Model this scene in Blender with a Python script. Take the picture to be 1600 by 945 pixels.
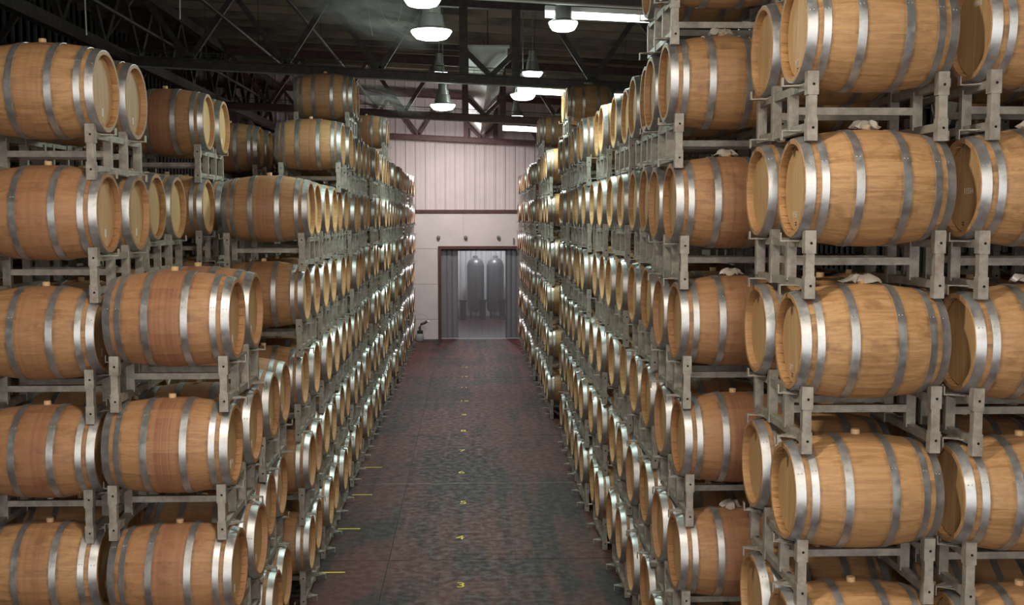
import bpy, math, random
from mathutils import Vector, Matrix
random.seed(7)
PI = math.pi
S = bpy.context.scene
for o in list(bpy.data.objects):
    bpy.data.objects.remove(o)
C = S.collection

# ---------------------------------------------------------------- camera
FPX, CAM_H = 1750.0, 4.15
TH = math.atan(.07514)
PS = math.atan(.03829 * math.cos(TH))
cd = bpy.data.cameras.new('camera')
cam = bpy.data.objects.new('camera', cd)
C.objects.link(cam)
cam.location = (0, 0, CAM_H)
cam.rotation_euler = (PI / 2 - TH, 0, -PS)
cd.sensor_width = 36
cd.lens = 36 * FPX / 1600
cd.clip_end = 300
S.camera = cam

# ---------------------------------------------------------------- world, exposure
W = bpy.data.worlds.new('world')
S.world = W
W.use_nodes = True
bg = W.node_tree.nodes['Background']
bg.inputs[0].default_value = (1.0, .95, .88, 1)      # even fill light, let in by the opening added behind the camera
bg.inputs[1].default_value = 3.5
S.view_settings.view_transform = 'Standard'
S.view_settings.look = 'None'
S.view_settings.gamma = 1
S.view_settings.use_curve_mapping = False
S.view_settings.exposure = 0.0
S.cycles.use_denoising = True
S.cycles.max_bounces = 6
S.cycles.diffuse_bounces = 3
S.cycles.sample_clamp_indirect = 6

LAMP_COOL, FILL_WARM = (.80, 1.0, .87), (1.0, .88, .72)
LAMP_POWER, FILL_POWER, TUBE_POWER, BACK_FILL_POWER = 70, 200, 22, 420

# ---------------------------------------------------------------- helpers
def link(o, parent=None):
    C.objects.link(o)
    if parent is not None:
        o.parent = parent
    return o

def tag(o, label=None, cat=None, group=None, kind=None):
    if label: o['label'] = label
    if cat: o['category'] = cat
    if group: o['group'] = group
    if kind: o['kind'] = kind
    return o

class MB:
    """collects boxes, bars, revolved rings; builds one mesh"""
    def __init__(s):
        s.v, s.f, s.m = [], [], []
    def add(s, vs, fs, mi=0):
        k = len(s.v)
        s.v += [tuple(v) for v in vs]
        s.f += [tuple(i + k for i in f) for f in fs]
        s.m += [mi] * len(fs)
        return s
    def box(s, x0, x1, y0, y1, z0, z1, mi=0):
        v = [(x, y, z) for x in (x0, x1) for y in (y0, y1) for z in (z0, z1)]
        return s.add(v, [(0, 1, 3, 2), (4, 6, 7, 5), (0, 4, 5, 1), (2, 3, 7, 6), (0, 2, 6, 4), (1, 5, 7, 3)], mi)
    def bar(s, a, b, w, h=None, mi=0, up=(0, 0, 1)):
        a, b = Vector(a), Vector(b); h = h or w
        d = (b - a).normalized(); u = Vector(up)
        if abs(d.dot(u)) > .98: u = Vector((0, 1, 0))
        r = d.cross(u).normalized(); u = r.cross(d)
        v = [p + r * (i * w / 2) + u * (j * h / 2) for p in (a, b) for i, j in ((-1, -1), (1, -1), (1, 1), (-1, 1))]
        return s.add(v, [(3, 2, 1, 0), (4, 5, 6, 7)] + [(i, (i + 1) % 4, 4 + (i + 1) % 4, 4 + i) for i in range(4)], mi)
    def tube(s, pts, r, n=8, mi=0, cap=True):
        pts = [Vector(p) for p in pts]; rings = []
        for i, p in enumerate(pts):
            d = (pts[min(i + 1, len(pts) - 1)] - pts[max(i - 1, 0)]).normalized()
            u = Vector((0, 0, 1)) if abs(d.z) < .9 else Vector((1, 0, 0))
            a = d.cross(u).normalized(); b = a.cross(d)
            rings.append([p + (a * math.cos(2 * PI * k / n) + b * math.sin(2 * PI * k / n)) * r for k in range(n)])
        fs = [(i * n + k, i * n + (k + 1) % n, (i + 1) * n + (k + 1) % n, (i + 1) * n + k) for i in range(len(pts) - 1) for k in range(n)]
        if cap:
            fs += [tuple(range(n))[::-1], tuple((len(pts) - 1) * n + k for k in range(n))]
        return s.add([v for r_ in rings for v in r_], fs, mi)
    def lathe(s, prof, n=24, axis='z', mi=0, c=(0, 0, 0), closed=False):
        """prof: list of (radius, height along the axis)"""
        vs = []
        for r, h in prof:
            for k in range(n):
                a = 2 * PI * k / n
                p = (r * math.cos(a), r * math.sin(a), h)
                if axis == 'x': p = (h, r * math.cos(a), r * math.sin(a))
                if axis == 'y': p = (r * math.sin(a), h, r * math.cos(a))
                vs.append((p[0] + c[0], p[1] + c[1], p[2] + c[2]))
        m = len(prof)
        fs = [(i * n + k, i * n + (k + 1) % n, ((i + 1) % m) * n + (k + 1) % n, ((i + 1) % m) * n + k)
              for i in range(m if closed else m - 1) for k in range(n)]
        return s.add(vs, fs, mi)
    def disc(s, r, h, n=24, axis='z', mi=0, c=(0, 0, 0), flip=False):
        k = len(s.v); s.lathe([(r, h)], n, axis, mi, c)
        f = tuple(range(k, k + n)); s.f.append(f[::-1] if flip else f); s.m.append(mi)
        return s
    def mesh(s, name, mats, smooth=None, bevel=0):
        me = bpy.data.meshes.new(name)
        me.from_pydata(s.v, [], s.f)
        for m in (mats if isinstance(mats, (list, tuple)) else [mats]):
            me.materials.append(m)
        if len(me.materials) > 1:
            me.polygons.foreach_set('material_index', s.m)
        if smooth is not None:
            me.polygons.foreach_set('use_smooth', [True] * len(me.polygons))
            me.set_sharp_from_angle(angle=math.radians(smooth))
        me.update()
        return me
    def build(s, name, mats, parent=None, smooth=None, loc=(0, 0, 0)):
        o = bpy.data.objects.new(name, s.mesh(name, mats, smooth))
        o.location = loc
        return link(o, parent)

def empty(name, loc=(0, 0, 0), rz=0):
    o = bpy.data.objects.new(name, None)
    o.empty_display_size = .2
    o.location = loc; o.rotation_euler = (0, 0, rz)
    return link(o)

def put(name, me, parent=None, loc=(0, 0, 0), rot=(0, 0, 0), col=None):
    o = bpy.data.objects.new(name, me)
    o.location = loc; o.rotation_euler = rot
    if col: o.color = col
    return link(o, parent)

# ---------------------------------------------------------------- materials
class N:
    def __init__(s, name):
        s.m = bpy.data.materials.new(name); s.m.use_nodes = True
        s.t = s.m.node_tree; s.b = s.t.nodes['Principled BSDF']; s.out = s.t.nodes['Material Output']
    def n(s, typ, **kw):
        x = s.t.nodes.new('ShaderNode' + typ)
        for k, v in kw.items(): setattr(x, k, v)
        return x
    def l(s, a, b): s.t.links.new(a, b); return s
    def val(s, x, sock):
        if isinstance(x, bpy.types.NodeSocket): s.l(x, sock)
        else: sock.default_value = x
    def math(s, op, a, b=0.0, c=None, clamp=False):
        x = s.n('Math', operation=op, use_clamp=clamp)
        s.val(a, x.inputs[0]); s.val(b, x.inputs[1])
        if c is not None: s.val(c, x.inputs[2])
        return x.outputs[0]
    def mix(s, fac, a, b, blend='MIX'):
        x = s.n('Mix', data_type='RGBA', blend_type=blend)
        s.val(fac, x.inputs[0])
        for v, i in ((a, 6), (b, 7)):
            if isinstance(v, bpy.types.NodeSocket): s.l(v, x.inputs[i])
            else: x.inputs[i].default_value = (*v, 1)
        return x.outputs[2]
    def noise(s, vec, scale, detail=3, rough=.55, dist=0):
        x = s.n('TexNoise')
        if vec is not None: s.l(vec, x.inputs['Vector'])
        x.inputs['Scale'].default_value = scale; x.inputs['Detail'].default_value = detail
        x.inputs['Roughness'].default_value = rough; x.inputs['Distortion'].default_value = dist
        return x.outputs[0]
    def coord(s, scale=(1, 1, 1), rnd=None, out='Object'):
        tc = s.n('TexCoord'); v = tc.outputs[out]
        mp = s.n('Mapping'); s.l(v, mp.inputs[0]); mp.inputs['Scale'].default_value = scale
        v = mp.outputs[0]
        if rnd is not None:
            cb = s.n('CombineXYZ')
            for i in range(3): s.l(s.math('MULTIPLY', rnd, 37.0 + 20 * i), cb.inputs[i])
            a = s.n('VectorMath', operation='ADD'); s.l(v, a.inputs[0]); s.l(cb.outputs[0], a.inputs[1]); v = a.outputs[0]
        return v
    def rng(s, x, a, b, lo=0.0, hi=1.0):
        m = s.n('MapRange'); m.interpolation_type = 'SMOOTHSTEP'
        s.val(x, m.inputs[0]); m.inputs[1].default_value = a; m.inputs[2].default_value = b
        m.inputs[3].default_value = lo; m.inputs[4].default_value = hi
        return m.outputs[0]
    def set(s, **kw):
        for k, v in kw.items():
            s.val((*v, 1) if isinstance(v, tuple) and len(v) == 3 else v, s.b.inputs[k.replace('_', ' ')])
        return s
    def bump(s, h, strength=.3, dist=.002):
        b = s.n('Bump'); b.inputs['Strength'].default_value = strength; b.inputs['Distance'].default_value = dist
        s.l(h, b.inputs['Height']); s.l(b.outputs[0], s.b.inputs['Normal'])
        return s

def plain(name, col, rough=.5, metal=0.0, var=.0, scale=8.0):
    m = N(name); m.set(Roughness=rough, Metallic=metal)
    if var:
        n = m.noise(m.coord(), scale, 4)
        c = m.mix(m.rng(n, .3, .7), tuple(max(0, x * (1 - var)) for x in col), tuple(min(1, x * (1 + var)) for x in col))
        m.l(c, m.b.inputs['Base Color'])
    else:
        m.set(Base_Color=col)
    return m.m

def wood(name, staved):
    """oak stave; object colour: r = tone, g = wine stain, b = age"""
    m = N(name)
    oi = m.n('ObjectInfo'); rnd = oi.outputs['Random']
    sp = m.n('SeparateColor'); m.l(oi.outputs['Color'], sp.inputs[0])
    tone, stain, age = sp.outputs
    tc = m.n('TexCoord'); xyz = m.n('SeparateXYZ'); m.l(tc.outputs['Object'], xyz.inputs[0])
    if staved:
        r2 = rnd; joint = None
    else:
        ang = m.math('ARCTAN2', xyz.outputs[1], xyz.outputs[2])
        u = m.math('MULTIPLY', m.math('ADD', ang, PI), 26 / (2 * PI))
        w = m.n('TexWhiteNoise', noise_dimensions='2D')
        cb = m.n('CombineXYZ'); m.l(m.math('FLOOR', u), cb.inputs[0]); m.l(m.math('MULTIPLY', rnd, 91.0), cb.inputs[1])
        m.l(cb.outputs[0], w.inputs['Vector']); r2 = w.outputs[0]
        fr = m.math('ABSOLUTE', m.math('SUBTRACT', m.math('FRACT', u), .5))
        joint = m.rng(fr, .46, .5)
    g1 = m.noise(m.coord((2.2, 26, 26), r2), 1.6, 5, .6, .6)
    g2 = m.noise(m.coord((1.2, 3, 3), r2), 3.0, 4, .6)
    blot = m.noise(m.coord((1, 1, 1), rnd), 7.0, 3, .65)
    c = m.mix(m.rng(g1, .32, .68), (.335, .180, .074), (.52, .312, .142))
    c = m.mix(m.rng(r2, 0, 1, 0, .4), c, (.54, .325, .160))
    c = m.mix(m.rng(tone, 0, 1, 0, .6), c, (.33, .148, .078))
    # wine stain round the middle, drawn out along the grain
    sx = m.math('ABSOLUTE', m.math('ADD', xyz.outputs[0], m.math('MULTIPLY', m.math('SUBTRACT', g2, .5), .30)))
    sm = m.math('MULTIPLY', m.rng(sx, .26, .03), m.math('MULTIPLY', stain, m.rng(g1, .25, .7, .55, 1.0)))
    # drips run down round the barrel from the bung: streaks across the grain, the same on every stave
    dv = m.n('CombineXYZ'); m.l(m.math('MULTIPLY', xyz.outputs[0], 26.0), dv.inputs[0]); m.l(m.math('MULTIPLY', age, 90.0), dv.inputs[1])
    drip = m.rng(m.noise(dv.outputs[0], 1.0, 4, .7), .38, .66)
    c = m.mix(m.math('MULTIPLY', sm, m.rng(drip, 0, 1, .45, 1.0)), c, (.19, .050, .046))
    fine = m.noise(m.coord((3, 120, 120), r2), 2.0, 3, .7)
    c = m.mix(m.rng(fine, .50, .75, 0, .38), c, (.15, .075, .032))
    # black bloom where the iron bands touch the oak
    ax = m.math('ABSOLUTE', xyz.outputs[0]); rim = None
    for e in (.109, .165, .305, .355, .380):
        d_ = m.rng(m.math('ABSOLUTE', m.math('SUBTRACT', ax, e)), .022, .002)
        rim = d_ if rim is None else m.math('MAXIMUM', rim, d_)
    c = m.mix(m.math('MULTIPLY', rim, m.rng(blot, .35, .7, .1, .6)), c, (.10, .055, .03))
    c = m.mix(m.math('MULTIPLY', m.rng(blot, .50, .74), m.math('MULTIPLY', age, .62)), c, (.15, .068, .03))
    if joint is not None:
        c = m.mix(m.math('MULTIPLY', joint, .45), c, (.11, .05, .02))
    m.l(c, m.b.inputs['Base Color'])
    m.l(m.rng(g1, .2, .8, .50, .66), m.b.inputs['Roughness'])
    m.bump(g1, .25, .0015)
    return m.m

def headwood():
    m = N('oak_head'); oi = m.n('ObjectInfo'); rnd = oi.outputs['Random']
    tc = m.n('TexCoord'); xyz = m.n('SeparateXYZ'); m.l(tc.outputs['Object'], xyz.inputs[0])
    u = m.math('MULTIPLY', xyz.outputs[1], 12.5)
    w = m.n('TexWhiteNoise', noise_dimensions='2D')
    cb = m.n('CombineXYZ'); m.l(m.math('FLOOR', u), cb.inputs[0]); m.l(m.math('MULTIPLY', rnd, 55.0), cb.inputs[1]); m.l(cb.outputs[0], w.inputs['Vector'])
    fr = m.math('ABSOLUTE', m.math('SUBTRACT', m.math('FRACT', u), .5))
    g = m.noise(m.coord((30, 30, 1.6), rnd), 1.5, 5, .6, .4)
    c = m.mix(m.rng(g, .3, .7), (.50, .315, .145), (.62, .43, .225))
    c = m.mix(m.math('MULTIPLY', w.outputs[0], .4), c, (.45, .255, .105))
    c = m.mix(m.math('MULTIPLY', m.rng(fr, .47, .5), .5), c, (.16, .08, .03))
    m.l(c, m.b.inputs['Base Color']); m.set(Roughness=.6); m.bump(g, .2, .001)
    return m.m

def steel(name, c0, c1, metal, r0, r1, rust=0.0):
    m = N(name); oi = m.n('ObjectInfo')
    n1 = m.noise(m.coord((1, 1, 1), oi.outputs['Random']), 14, 5, .65)
    n2 = m.noise(m.coord((1, 1, 1), oi.outputs['Random']), 5, 3)
    c = m.mix(m.rng(n1, .3, .7), c0, c1)
    if rust:
        c = m.mix(m.math('MULTIPLY', m.rng(n2, .55, .75), rust), c, (.16, .085, .05))
    m.l(c, m.b.inputs['Base Color']); m.set(Metallic=metal); m.l(m.rng(n1, .25, .75, r0, r1), m.b.inputs['Roughness'])
    return m.m

def glow(name, col, strength):
    m = N(name); m.set(Base_Color=(.9, .9, .9), Emission_Color=col, Emission_Strength=strength)
    return m.m

M = {}
M['stave'] = wood('oak_stave', True)
M['body'] = wood('oak_body', False)
M['head'] = headwood()
M['hoop'] = steel('galvanised_hoop', (.37, .385, .40), (.53, .545, .56), .82, .34, .52)
M['rack'] = steel('galvanised_rack', (.25, .228, .20), (.41, .38, .34), .30, .45, .65, .4)
M['hole'] = plain('dark_hole', (.004, .004, .004), .9)
M['bung'] = plain('bung_wood', (.55, .36, .19), .6)
M['chalk'] = plain('white_chalk', (.75, .72, .66), .8)
M['ink'] = plain('black_stamp', (.05, .03, .02), .7)
M['paper'] = plain('paper_label', (.72, .70, .66), .7)
M['truss'] = plain('dark_steel', (.060, .050, .047), .55, .2, .3)
M['truss_red'] = plain('red_oxide_steel', (.115, .055, .052), .55, .1, .25)
M['tray'] = plain('cable_tray', (.14, .17, .14), .45, .6)
M['duct'] = plain('sheet_duct', (.55, .57, .53), .5, .1, .12, 3)
M['lamp_body'] = plain('lamp_housing', (.40, .42, .41), .4, .5)
M['lens'] = glow('lamp_lens', (.93, 1.0, .96), 9.0)
M['tube'] = glow('tube_glow', (.90, 1.0, 1.0), 7.0)
M['yellow'] = plain('yellow_paint', (.80, .62, .04), .6, 0, .2, 40)
M['wallpaint'] = plain('painted_panel', (.64, .555, .55), .55, 0, .05, 1.5)
M['block'] = plain('painted_block', (.64, .575, .56), .6, 0, .06, 1.2)
M['brown'] = plain('brown_trim', (.085, .035, .03), .5, 0, .15)
M['darkpanel'] = plain('unlit_cladding', (.060, .056, .050), .6, .1, .2, 2)  # shade of the unlit side walls put into a darker base colour
M['grey'] = plain('grey_plastic', (.32, .33, .33), .5)
M['rubber'] = plain('black_rubber', (.02, .02, .02), .6)
M['tank'] = plain('tank_steel', (.20, .20, .20), .4, .4, .1, 1)
M['white'] = plain('white_enamel', (.75, .75, .75), .4)

def floor_mat(name, wet):
    m = N(name); co = m.coord((1, 1, 1), None, 'Object')
    a = m.noise(m.coord((1, .5, 1)), .62, 6, .62, .6)
    b = m.noise(m.coord((5, .22, 1)), 1.0, 5, .6)
    d = m.noise(co, 9, 5, .6)
    k = m.math('ADD', m.math('MULTIPLY', a, .62), m.math('MULTIPLY', b, .38))
    c = m.mix(m.rng(k, .42, .56), (.026, .022, .0205), (.105, .037, .030))
    c = m.mix(m.rng(d, .40, .75, 0, .30), c, (.028, .022, .021))
    c = m.mix(m.rng(b, .60, .78, 0, .5), c, (.13, .075, .066))
    m.l(c, m.b.inputs['Base Color'])
    m.l(m.rng(d, .3, .7, .28 if wet else .48, .42 if wet else .70), m.b.inputs['Roughness']); m.b.inputs['Specular IOR Level'].default_value = .5 if wet else .22
    m.bump(d, .15, .002)
    return m.m
M['floor'] = floor_mat('painted_concrete', False)
M['wetfloor'] = floor_mat('wet_concrete', True)
M['joint'] = plain('joint_filler', (.33, .30, .27), .8, 0, .3, 5)

def roof_mat():
    m = N('roof_deck')
    a = m.noise(m.coord((.35, 6, 1)), 1.2, 4, .6)
    c = m.mix(m.rng(a, .35, .65), (.11, .095, .08), (.34, .27, .21))
    m.l(c, m.b.inputs['Base Color']); m.set(Roughness=.8)
    return m.m
M['roof'] = roof_mat()

def pvc_mat(name, clear):
    m = N(name)
    m.set(Base_Color=(.30, .30, .32), Roughness=.35)
    tr = m.n('BsdfTransparent'); tr.inputs[0].default_value = (.92, .93, .95, 1)
    tl = m.n('BsdfTranslucent'); tl.inputs[0].default_value = (.34, .34, .36, 1)
    m1 = m.n('MixShader'); m1.inputs[0].default_value = .5; m.l(m.b.outputs[0], m1.inputs[1]); m.l(tl.outputs[0], m1.inputs[2])
    m2 = m.n('MixShader'); m2.inputs[0].default_value = clear; m.l(m1.outputs[0], m2.inputs[1]); m.l(tr.outputs[0], m2.inputs[2])
    m.l(m2.outputs[0], m.out.inputs[0])
    return m.m
M['pvc'] = pvc_mat('layered_strip', .15)
M['pvc_clear'] = pvc_mat('clear_strip', .74)

def film_mat():
    m = N('plastic_film'); m.set(Base_Color=(.62, .57, .50), Roughness=.22)
    tr = m.n('BsdfTransparent'); m2 = m.n('MixShader'); m2.inputs[0].default_value = .48
    m.l(m.b.outputs[0], m2.inputs[1]); m.l(tr.outputs[0], m2.inputs[2]); m.l(m2.outputs[0], m.out.inputs[0])
    return m.m
M['film'] = film_mat()

# ---------------------------------------------------------------- projection (for choosing what is in view, and floor marks)
FW = Vector((math.sin(PS) * math.cos(TH), math.cos(PS) * math.cos(TH), -math.sin(TH)))
RT = Vector((math.cos(PS), -math.sin(PS), 0)); UPV = RT.cross(FW)
def proj(x, y, z):
    d = Vector((x, y, z - CAM_H)); w = d.dot(FW)
    return 800 + FPX * d.dot(RT) / w, 472.5 - FPX * d.dot(UPV) / w, FPX / w

# ================================================================ the hall
WALL_Y, X0, X1, YB = 38.5, -9.2, 9.2, -5.0
SLOPE = -.047
def roof_z(x): return 8.75 + SLOPE * x

# floor: slabs with recessed joints
fl = MB().box(X0, X1, YB, 60, -.30, -.02).build('floor', M['rubber']); tag(fl, kind='structure')
xs = [X0, -5.2, -.985, 3.2, X1]
ys = [YB, 1.5, 5.5, 9.5, 13.40, 17.35, 21.25, 25.16, 29.1, 33.0, WALL_Y - .2, 60]
for i in range(len(xs) - 1):
    for j in range(len(ys) - 1):
        g = .006
        MB().box(xs[i] + g, xs[i + 1] - g, ys[j] + g, ys[j + 1] - g, -.02, 0).build('slab', M['wetfloor'] if j == len(ys) - 2 else M['floor'], fl)
for yy in (17.35, 25.16):       # pale sealant standing in the joints
    MB().box(-1.75, 1.65, yy - .006, yy + .006, -.019, .001).build('joint_sealant', M['joint'], fl)

# painted numbers and position ticks
def text_mesh(s, size, name, mat, ext=.0008):
    cu = bpy.data.curves.new(name, 'FONT'); cu.body = s; cu.size = size; cu.extrude = ext
    cu.align_x = 'CENTER'; cu.align_y = 'CENTER'; cu.resolution_u = 3
    to = bpy.data.objects.new(name, cu); C.objects.link(to)
    bpy.context.view_layer.update()
    me = bpy.data.meshes.new_from_object(to.evaluated_get(bpy.context.evaluated_depsgraph_get()))
    bpy.data.objects.remove(to); bpy.data.curves.remove(cu)
    me.name = name; me.materials.clear(); me.materials.append(mat)
    return me
DIG = {3: (-.107, 12.597), 4: (-.13, 14.513), 5: (-.10, 16.348), 6: (-.139, 18.322), 7: (-.139, 20.067), 8: (-.126, 21.969),
       9: (-.122, 23.783), 10: (-.129, 25.6), 11: (-.139, 27.71), 12: (-.14, 29.6), 13: (-.14, 31.5)}
K = CAM_H / 4.2
for n, (x, y) in DIG.items():
    put('painted_number', text_mesh(str(n), .24 if n < 10 else .21, 'painted_number', M['yellow']), fl, (x * K, y * K, .001))
for i in range(4):
    y = (13.12 + 1.88 * i) * K
    MB().box(-1.77, -1.47, y - .018, y + .018, 0, .0015).build('painted_tick', M['yellow'], fl)

# side walls, roof
def corrugated(name, x, mat):
    b = MB(); n = 0
    y = YB
    pts = []
    while y < WALL_Y:
        pts += [(x, y), (x, y + .22), (x + .04 * (1 if x < 0 else -1), y + .25), (x + .04 * (1 if x < 0 else -1), y + .33), (x, y + .36)]
        y += .40
    pts.append((x, WALL_Y + .3))
    zt = roof_z(x) - .01
    vs = [(px, py, z) for px, py in pts for z in (0, zt)]
    b.add(vs, [(2 * i, 2 * i + 1, 2 * i + 3, 2 * i + 2) for i in range(len(pts) - 1)])
    b.box(min(x, x * 1.015), max(x, x * 1.015) - (0 if x < 0 else 0), YB, WALL_Y + .3, 0, zt)
    o = b.build(name, mat); tag(o, kind='structure'); return o
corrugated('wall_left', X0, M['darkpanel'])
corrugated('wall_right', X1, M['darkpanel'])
rf = MB()
rf.add([(X0 - .1, YB, roof_z(X0)), (X1 + .1, YB, roof_z(X1)), (X1 + .1, WALL_Y + .3, roof_z(X1)), (X0 - .1, WALL_Y + .3, roof_z(X0)),
        (X0 - .1, YB, roof_z(X0) + .1), (X1 + .1, YB, roof_z(X1) + .1), (X1 + .1, WALL_Y + .3, roof_z(X1) + .1), (X0 - .1, WALL_Y + .3, roof_z(X0) + .1)],
       [(0, 3, 2, 1), (4, 5, 6, 7), (0, 1, 5, 4), (1, 2, 6, 5), (2, 3, 7, 6), (3, 0, 4, 7)])
wr = MB().box(X0, -4.6, YB - .2, YB, 0, 9.3).box(4.6, X1, YB - .2, YB, 0, 9.3).box(-4.6, 4.6, YB - .2, YB, 6.6, 9.3).build('wall_light_opening', M['darkpanel']); tag(wr, kind='structure')  # unseen rear wall, added so that its opening directs the world light
ceil = rf.build('ceiling', M['roof']); tag(ceil, kind='structure')
yy = YB + .6
while yy < WALL_Y - .3:
    b = MB().bar((X0 + .02, yy, roof_z(X0) - .085), (X1 - .02, yy, roof_z(X1) - .085), .06, .16)
    b.build('joist', M['roof'], ceil)
    yy += 1.05

# ---- end wall: precast blocks below, ribbed cladding panels above, a doorway
DX0, DX1, DZ = -.97, 2.25, 3.10
we = MB()
we.box(X0, DX0 - .02, WALL_Y + .02, WALL_Y + .30, 0, 4.33)
we.box(DX1 + .02, X1, WALL_Y + .02, WALL_Y + .30, 0, 4.33)
we.box(DX0 - .02, DX1 + .02, WALL_Y + .02, WALL_Y + .30, DZ + .02, 4.33)
we.box(X0, X1, WALL_Y + .06, WALL_Y + .30, 4.33, 9.3)
we = we.build('wall_end', M['block']); tag(we, kind='structure')
rows = [(0, .68), (.69, 1.89), (1.90, 3.11), (3.12, 4.31)]
for z0, z1 in rows:
    for xa, xb in [(X0, -6.4), (-6.39, -3.6), (-3.59, DX0 - .11), (DX1 + .11, 5.6), (5.61, X1)]:
        if z0 > 3: continue
        MB().box(xa, xb, WALL_Y - .02, WALL_Y + .03, z0, z1).build('wall_block', M['block'], we)
for xa, xb in [(X0, -6.4), (-6.39, -3.6), (-3.59, -.2), (-.19, 2.4), (2.41, 5.6), (5.61, X1)]:
    MB().box(xa, xb, WALL_Y - .02, WALL_Y + .03, rows[3][0], rows[3][1]).build('wall_block', M['block'], we)
px = X0
while px < X1 - .05:
    w = .335
    b = MB(); zt = min(roof_z(px), roof_z(px + w)) - .02
    pr = [(0, .05), (.012, .0), (.05, .0), (.062, .035), (.16, .035), (.165, .025), (.185, .025), (.19, .035), (w - .004, .035)]
    vs = [(px + a, WALL_Y + d, z) for a, d in pr for z in (4.44, zt)]
    vs += [(px + a, WALL_Y + .07, z) for a in (0, w - .004) for z in (4.44, zt)]
    k = len(pr)
    fs = [(2 * i, 2 * i + 2, 2 * i + 3, 2 * i + 1) for i in range(k - 1)]
    b.add(vs, fs)
    b.build('cladding_panel', M['wallpaint'], we)
    px += w
MB().box(X0, X1, WALL_Y - .06, WALL_Y + .06, 4.33, 4.44).build('trim_1', M['brown']); tag(bpy.data.objects['trim_1'], kind='structure')
dr = MB().box(DX0 - .10, DX0, WALL_Y - .05, WALL_Y + .30, 0, DZ + .10).box(DX1, DX1 + .10, WALL_Y - .05, WALL_Y + .30, 0, DZ + .10)
dr.box(DX0, DX1, WALL_Y - .05, WALL_Y + .30, DZ, DZ + .10)
door = dr.build('door_1', M['brown']); tag(door, kind='structure')
# strip curtain: overlapped strips at both sides of the doorway, drawn clear in the middle
def strip(x, y, w=.22, z0=.02, z1=DZ - .02):
    b = MB(); n = 6
    for i in range(n + 1):
        a = -w / 2 + w * i / n; b.v += [(a, -.03 * math.cos(a / w * PI), z0 - z0), (a, -.03 * math.cos(a / w * PI), z1 - z0)]
    b.f = [(2 * i, 2 * i + 2, 2 * i + 3, 2 * i + 1) for i in range(n)]; b.m = [0] * n
    k = len(b.v); b.v += [(x_, y_ + .006, z_) for x_, y_, z_ in b.v[:k]]
    b.f += [tuple(k + q for q in f[::-1]) for f in b.f[:n]]; b.m += [0] * n
    return b.mesh('strip', M['pvc'], 60), (x, y, z0)
sc = empty('strip_curtain', ((DX0 + DX1) / 2, WALL_Y + .18, 0))
tag(sc, 'grey clear plastic strip curtain hanging at both sides of the far doorway', 'curtain')
MB().box(DX0 + .01, DX1 - .01, -.02, .02, DZ - .07, DZ - .005).build('hanging_rail', M['brown'], sc).location = (-(DX0 + DX1) / 2, 0, 0)
me_s, _ = strip(0, 0)
for gx in (-.86, -.68, -.50, 1.36, 1.54, 1.72, 1.90, 2.10):
    put('strip', me_s, sc, (gx - (DX0 + DX1) / 2, random.uniform(-.02, .02), .02))
me_c = me_s.copy(); me_c.materials.clear(); me_c.materials.append(M['pvc_clear'])
for i in range(8):
    put('strip', me_c, sc, (-.31 + .215 * i - (DX0 + DX1) / 2, -.05 + random.uniform(-.02, .02), .02))
for x in (-1.05, -.12, 1.0):        # small bulkhead fittings over the door
    b = MB().lathe([(.0, -.10), (.05, -.09), (.065, -.04), (.05, 0), (.03, .02)], 12, 'y')
    o = b.build('wall_spotlight', M['tank'], None, 40, (x, WALL_Y - .02, 3.50))
    pos = {-1.05: 'nearest the doorway corner', -.12: 'in the middle of three', 1.0: 'nearest the right row of barrels'}[x]
    tag(o, 'small dark round fitting above the far doorway, ' + pos, 'wall fitting', 'fittings above the doorway')
o = MB().box(-.02, .02, -.05, 0, -.1, .1).build('cable_bracket', M['tank'], None, None, (1.52, WALL_Y - .02, 3.38))
tag(o, 'thin upright bracket on the wall above the far doorway', 'bracket')

# ---- room beyond the doorway
BY = 47.5
bw = MB().box(-4, 6, BY + .04, BY + .2, 0, 5).box(-4.1, -4, WALL_Y + .3, BY + .2, 0, 5).box(6, 6.1, WALL_Y + .3, BY + .2, 0, 5).build('wall_back_room', M['block']); tag(bw, kind='structure')
px = -1.6
while px < 4:
    b = MB().lathe([(.10, 0), (.10, 4.6)], 10, 'z'); b.v = [(x, y * .5, z) for x, y, z in b.v]
    b.build('ribbed_panel', M['white'], bw, 60, (px, BY + .02, .02)); px += .22
cb_ = MB().box(-4.1, 6.1, WALL_Y + .3, BY + .2, 5, 5.1).build('ceiling_back_room', M['block']); tag(cb_, kind='structure')
for i, tx in enumerate((.26, 1.08)):
    t = empty('storage_tank', (tx, BY - 1.0, 0)); tag(t, ('left' if i == 0 else 'right') + ' one of two grey upright tanks seen through the far doorway', 'tank', 'tanks beyond the doorway')
    MB().lathe([(0, 2.52), (.16, 2.50), (.30, 2.38), (.36, 2.2), (.36, .45), (.30, .30), (.0, .25)], 24).build('shell', M['tank'], t, 50)
    MB().lathe([(.0, 2.62), (.10, 2.60), (.10, 2.50)], 14).build('lid', M['lamp_body'], t, 50)
    for a in range(4):
        MB().box(-.03, .03, -.03, .03, 0, .40).build('leg', M['rubber'], t, None, (.27 * math.cos(PI / 4 + a * PI / 2), .27 * math.sin(PI / 4 + a * PI / 2), 0))
for i, tx in enumerate((-.25, .55, 1.35, 1.70)):
    o = MB().box(-.12, .12, -.12, .12, 0, .75).box(-.16, .16, -.16, .16, .75, .82).build('plastic_crate', M['rubber'], None, None, (tx, BY - 1.75 + .1 * i, 0))
    tag(o, ['leftmost', 'second from left', 'third from left', 'rightmost'][i] + ' dark bin standing before the tanks beyond the doorway', 'bin', 'bins beyond the doorway')
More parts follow.
